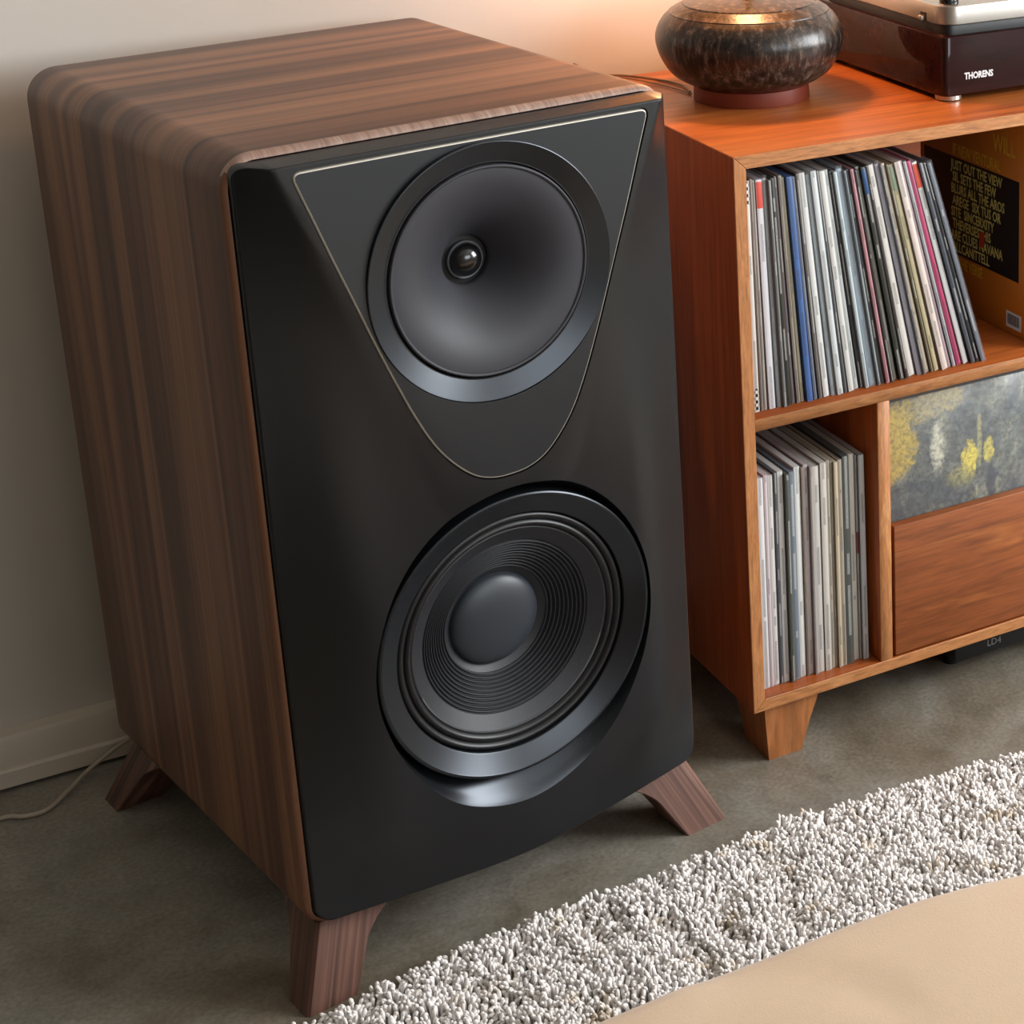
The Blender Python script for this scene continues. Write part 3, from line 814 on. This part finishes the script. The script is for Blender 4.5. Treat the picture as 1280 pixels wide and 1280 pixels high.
# ------------------------------------------------------------------ table lamp
LX, LY = .172, .288
lamp = empty('table_lamp', (LX, LY, CZ1), 0, 'squat mottled brown ceramic table lamp on a round red-brown foot, lit, on the cabinet top', 'lamp')
lathe_z('foot_ring', [(0, .0002), (.0795, .0002), (.0802, .002), (.0790, .0205), (.077, .022), (0, .022)], 0, 0, M['foot'], lamp)
pf = catmull([(.070, .0205, 0), (.086, .0245, 0), (.108, .038, 0), (.1225, .060, 0), (.1288, .083, 0), (.1262, .100, 0), (.1185, .1135, 0), (.1115, .1205, 0)], 6)
prof = [(p.x, p.y) for p in pf]+[(.1098, .1218), (.1092, .1232), (.1080, .1236)]+[(.101, .1285), (.0925, .1325), (.0912, .1322), (.0895, .1342), (.072, .1385), (.05, .1415), (.03, .143), (.018, .1445), (.0135, .147), (.0125, .152), (0, .152)]
lathe_z('ceramic_body', [(0, .0205)]+prof, 0, 0, M['glaze'], lamp, angle=24)
brass = plain('aged_brass', '#8a6a3a', .3, metal=.9)
lathe_z('neck', [(.011, .15), (.009, .152), (.006, .155), (.006, .30), (.014, .302), (.016, .34), (0, .342)], 0, 0, brass, lamp, seg=32)
m, nt, b = nmat('linen_shade'); f = noise_n(nt, mapped(nt, (1, 1, 1)), 300, 3)
nt.links.new(mix(nt, '#d9c4a0', '#e6d6b8', f), b.inputs['Base Color']); b.inputs['Roughness'].default_value = .8
tr = nt.nodes.new('ShaderNodeBsdfTranslucent'); tr.inputs[0].default_value = srgb('#e8b070'); mx = nt.nodes.new('ShaderNodeMixShader'); mx.inputs[0].default_value = .45
nt.links.new(b.outputs[0], mx.inputs[1]); nt.links.new(tr.outputs[0], mx.inputs[2]); nt.links.new(mx.outputs[0], nt.nodes['Material Output'].inputs[0])
lathe_z('lamp_shade', [(.185, .330), (.120, .56), (.118, .56), (.183, .330), (.185, .330)], 0, 0, m, lamp)
for a in range(3):
    t = a*2*PI/3; tube('shade_spoke', [(0, 0, .342), (.065*math.cos(t), .065*math.sin(t), .44), (.119*math.cos(t), .119*math.sin(t), .558)], .0015, brass, lamp, 6, 3)
m, nt, b = nmat('bulb_glow'); b.inputs['Emission Color'].default_value = (1, .55, .22, 1); b.inputs['Emission Strength'].default_value = 12
b.inputs['Base Color'].default_value = (1, .9, .7, 1)
lathe_z('bulb', [(0, .342), (.012, .345), (.018, .36), (.029, .385), (.030, .40), (.022, .422), (0, .432)], 0, 0, m, lamp, seg=32)
pl = bpy.data.lights.new('bulb_light', 'POINT'); pl.energy = 16; pl.color = (1, .47, .20); pl.shadow_soft_size = .03
po = bpy.data.objects.new('bulb_light', pl); C.objects.link(po); po.location = (LX, LY, CZ1+.352); po.parent = None
tag(tube('lamp_cord', [(.105, .345, .870), (.115, .39, .8695), (.105, .44, .869), (.072, .495, .8695), (.03, .515, .869), (-.005, .522, .86), (-.01, .522, .5), (-.012, .515, .1)], .0017, M['cord_b']),
    'thin brown lamp cord lying on the cabinet top behind the loudspeaker corner', 'cable')
tag(tube('speaker_cable', [(.103, .335, .8695), (.095, .40, .869), (.075, .46, .8695), (.05, .50, .869), (.015, .509, .8695), (-.006, .516, .855), (-.014, .52, .5), (-.02, .50, .05)], .0011, M['cord_b']),
    'second thinner brown cable beside the lamp cord on the cabinet top', 'cable')
tag(tube('speaker_cable', [(-1.25, .38, .004), (-1.05, .40, .004), (-.93, .425, .004), (-.868, .443, .004), (-.842, .421+.01, .004), (-.815, .432, .004), (-.785, .460, .006), (-.757, .485, .012), (-.727, .495, .024), (-.705, .497, .034), (-.675, .50, .04), (-.60, .50, .08), (-.50, .49, .14)], .003, M['cord_w'], None, 10, 8),
    'off-white cable curving over the concrete floor to the back of the loudspeaker', 'cable')

# ------------------------------------------------------------------ turntable
tt = empty('turntable', (.3715, .104, CZ1), 0, 'turntable with a glossy dark red wooden plinth and brushed aluminium top on the cabinet', 'turntable')
def slab(name, x0, x1, y0, y1, z0, z1, r, mat, parent, ch=.001, n=10):
    V, F = [], []; P = rrect(x0, x1, y0, y1, r, r, n); k = len(P)
    def ins(d): return rrect(x0+d, x1-d, y0+d, y1-d, r-d, r-d, n)
    for d, z in ((ch, z0), (0, z0+ch), (0, z1-ch), (ch*.3, z1-ch*.3), (ch, z1)):
        V += [(x, y, z) for x, y in ins(d)]
    for q in range(4):
        for i in range(k): F.append((q*k+i, q*k+(i+1) % k, (q+1)*k+(i+1) % k, (q+1)*k+i))
    F.append(tuple(range(k))[::-1]); F.append(tuple(range(4*k, 5*k)))
    return mk(name, V, F, mat, parent, angle=40)
slab('plinth', 0, .44, 0, .36, .0085, .092, .012, M['tt_wood'], tt, .0022)
slab('isolation_layer', .010, .43, .010, .35, .091, .106, .016, M['black'], tt)
slab('top_plate', .004, .436, .004, .356, .106, .1325, .030, M['alu'], tt, .0014)
box('lever_slot', .0022, .006, .050, .062, .107, .119, M['black'], tt)
box('start_lever', -.0030, .006, .0515, .0605, .108, .1145, M['alu'], tt, .0008, 2)
for fx in (.022, .418):
    for fy in (.022, .338): lathe_z('foot', [(0, .0003), (.0165, .0003), (.0185, .0018), (.0185, .0075), (.0165, .0092), (0, .0092)], fx, fy, M['alu'], tt, seg=40)
lathe_z('platter', [(0, .134), (.149, .134), (.150, .1355), (.150, .150), (.147, .1515), (0, .1515)], .215, .185, M['alu'], tt, seg=96)
lathe_z('mat', [(0, .1515), (.146, .1515), (.146, .154), (0, .154)], .215, .185, M['rubber'], tt, seg=64)
lathe_z('armrest_base', [(0, .132), (.021, .132), (.021, .146), (.018, .148), (0, .148)], .385, .27, M['black'], tt, seg=32)
tube('tonearm', [(.385, .27, .165), (.384, .18, .166), (.378, .10, .164), (.355, .06, .160)], .004, M['alu'], tt)
lathe_z('speed_knob', [(0, .1325), (.0135, .1325), (.0135, .148), (.0120, .150), (0, .150)], .030, .032, M['gloss'], tt, seg=32)
text('badge', 'THORENS', .0128, M['white'], tt, Matrix.Translation((.0345, -.0004, .0305)) @ Matrix.Rotation(PI/2, 4, 'X'), .82, .0003, .0004)

# ------------------------------------------------------------------ rug
def rug_edge(x):
    pts = [(-1.2, -.24), (-.75, -.215), (-.604, -.194), (-.50, -.170), (-.345, -.163), (-.155, -.162), (-.056, -.150), (.101, -.160), (.313, -.185), (.6, -.21), (1.3, -.24)]
    for (a, b_), (c_, d_) in zip(pts, pts[1:]):
        if x <= c_: return b_+(d_-b_)*(x-a)/(c_-a)
    return pts[-1][1]
rug = empty('shag_rug', (0, -.9, 0), 0, 'cream white looped shag rug lying on the concrete floor in front of the loudspeaker', 'rug')
xs = np.linspace(-1.2, 1.3, 60)
V = [(x, rug_edge(x)-.008+.9, 0.0005) for x in xs]+[(x, -1.9+.9, .0005) for x in xs]+[(x, rug_edge(x)-.008+.9, .007) for x in xs]+[(x, -1.9+.9, .007) for x in xs]
F = []; n = 60
for i in range(n-1):
    F += [(2*n+i, 2*n+i+1, 3*n+i+1, 3*n+i), (i, i+1, 2*n+i+1, 2*n+i), (i, n+i, n+i+1, i+1), (n+i, 3*n+i, 3*n+i+1, n+i+1)]
fix(mk('backing', V, F, M['backing'], rug, smooth=False))
rng = np.random.default_rng(3)
pitch = .0052; P = []
for gx in np.arange(-.80, .66, pitch):
    for gy in np.arange(-.72, -.13, pitch): P.append((gx, gy))
P = np.array(P)+rng.uniform(-.5, .5, (len(P), 2))*pitch*.95
edge = np.array([rug_edge(x) for x in P[:, 0]])
P = P[P[:, 1] < edge-.004]; nT = len(P)
# tufts: curled round-tipped yarn ends, 5 sides x 5 rings
K, S = 5, 5
wob = np.array([noise.noise((x*14, y*14, 0)) for x, y in P]); wob2 = np.array([noise.noise((x*38, y*38, 5)) for x, y in P])
hgt = .019+.006*wob+.009*wob2+rng.uniform(-.0025, .0025, nT); hgt[rng.random(nT) < .08] *= .8
ang = rng.uniform(0, 2*PI, nT)*.55+2.5*wob2; ln = rng.uniform(.0005, .0050, nT); rad = rng.uniform(.0017, .0026, nT)
ang2 = ang+rng.uniform(-1.6, 1.6, nT)
tz = np.array([0, .55, .80, .93, 1.]); tr_ = np.array([.6, .75, 1.15, 1.2, .65])
VV = np.zeros((nT, K, S, 3))
for k in range(K):
    t = tz[k]; cx = P[:, 0]+np.cos(ang)*ln*t*t+np.cos(ang2)*.0028*t**3; cy = P[:, 1]+np.sin(ang)*ln*t*t+np.sin(ang2)*.0028*t**3
    for s in range(S):
        a = 2*PI*s/S+ang
        VV[:, k, s, 0] = cx+np.cos(a)*rad*tr_[k]; VV[:, k, s, 1] = cy+np.sin(a)*rad*tr_[k]+.9; VV[:, k, s, 2] = .006+hgt*t
VV = VV.reshape(-1, 3)
q = []
for k in range(K-1):
    for s in range(S): q.append((k*S+s, k*S+(s+1) % S, (k+1)*S+(s+1) % S, (k+1)*S+s))
q = np.array(q); base_i = (np.arange(nT)*K*S)[:, None, None]
quads = (q[None]+base_i).reshape(-1, 4); caps = ((np.arange(S)+(K-1)*S)[None]+(np.arange(nT)*K*S)[:, None])
me = bpy.data.meshes.new('pile'); nq = len(quads); npoly = nq+nT; nl = nq*4+nT*S
me.vertices.add(len(VV)); me.vertices.foreach_set('co', VV.ravel())
me.loops.add(nl); me.loops.foreach_set('vertex_index', np.concatenate([quads.ravel(), caps.ravel()]).astype(np.int32))
me.polygons.add(npoly); me.polygons.foreach_set('loop_start', np.concatenate([np.arange(nq)*4, nq*4+np.arange(nT)*S]).astype(np.int32))
me.polygons.foreach_set('use_smooth', np.ones(npoly, bool)); me.update(calc_edges=True); me.validate()
me.materials.append(M['wool']); po_ = bpy.data.objects.new('pile', me); C.objects.link(po_); po_.parent = rug; po_['kind'] = 'stuff'
print('tufts', nT)

# ------------------------------------------------------------------ beige ottoman in the foreground
ott = empty('ottoman', (0.1, -1.30, 0), 0, 'beige suede upholstered ottoman at the front edge of the view, over the rug', 'ottoman')
def ott_y(x):   # rear edge of the cushion
    pts = [(-.75, -.832), (-.56, -.836), (-.45, -.832), (-.39, -.838), (-.32, -.838), (-.25, -.842), (-.20, -.850), (-.15, -.862), (.1, -.90), (.6, -.93)]
    for (a, b_), (c_, d_) in zip(pts, pts[1:]):
        if x <= c_: return b_+(d_-b_)*(x-a)/(c_-a)
    return pts[-1][1]
V, F = [], []; nx, ny = 90, 44; X0, X1, Y0 = -.74, .95, -1.62; RR = .035
for j in range(ny):
    v_ = j/(ny-1)
    for i in range(nx):
        u = i/(nx-1); x = X0+(X1-X0)*u; ye = ott_y(x)+.020
        # perimeter distance mapping: rows walk from the underside up the back, over the top and down the front
        s = v_
        if s < .12: y, z = ye, .30+.065*(s/.12)
        elif s < .24:
            a = (s-.12)/.12*PI/2; y, z = ye-RR*(1-math.cos(a)), .365+RR*math.sin(a)
        elif s < .88: t = (s-.24)/.64; y, z = ye-RR+(Y0+RR-(ye-RR))*t, .40
        else:
            a = (s-.88)/.12*PI/2; y, z = Y0+RR-RR*math.sin(a), .365+RR*math.cos(a)
        z += .004*noise.noise((x*4, y*4, 0))*(1 if .24 <= s <= .88 else .3)
        dx = min(x-X0, X1-x)
        if dx < RR: z -= (RR-math.sqrt(max(0, RR*RR-(RR-dx)**2)))*(1 if z > .33 else 0)
        d_ = .6*abs(y-float(np.interp(x, [-.50, -.433, -.39, -.37, -.348, -.335, -.32], [-.82, -.84, -.873, -.893, -.923, -.954, -1.02]))); z -= .0036*math.exp(-(d_/.016)**2)*(1 if -.46 < x < -.325 else 0)
        V.append((x-.1, y+1.30, z))
for j in range(ny-1):
    for i in range(nx-1): F.append((j*nx+i, (j+1)*nx+i, (j+1)*nx+i+1, j*nx+i+1))
o = mk('cushion', V, F, M['suede'], ott, angle=180)
box('base', X0-.1+.006, X1-.1-.006, Y0+1.30+.006, -.94+1.30, .07, .358, M['suede'], ott, .02, 3)
for fx in (X0-.1+.06, X1-.1-.06):
    for fy in (Y0+1.3+.06, -1.0+1.3): lathe_z('leg', [(0, .0075), (.018, .0075), (.025, .072), (0, .072)], fx, fy, M['walnut_leg'], ott, seg=24)
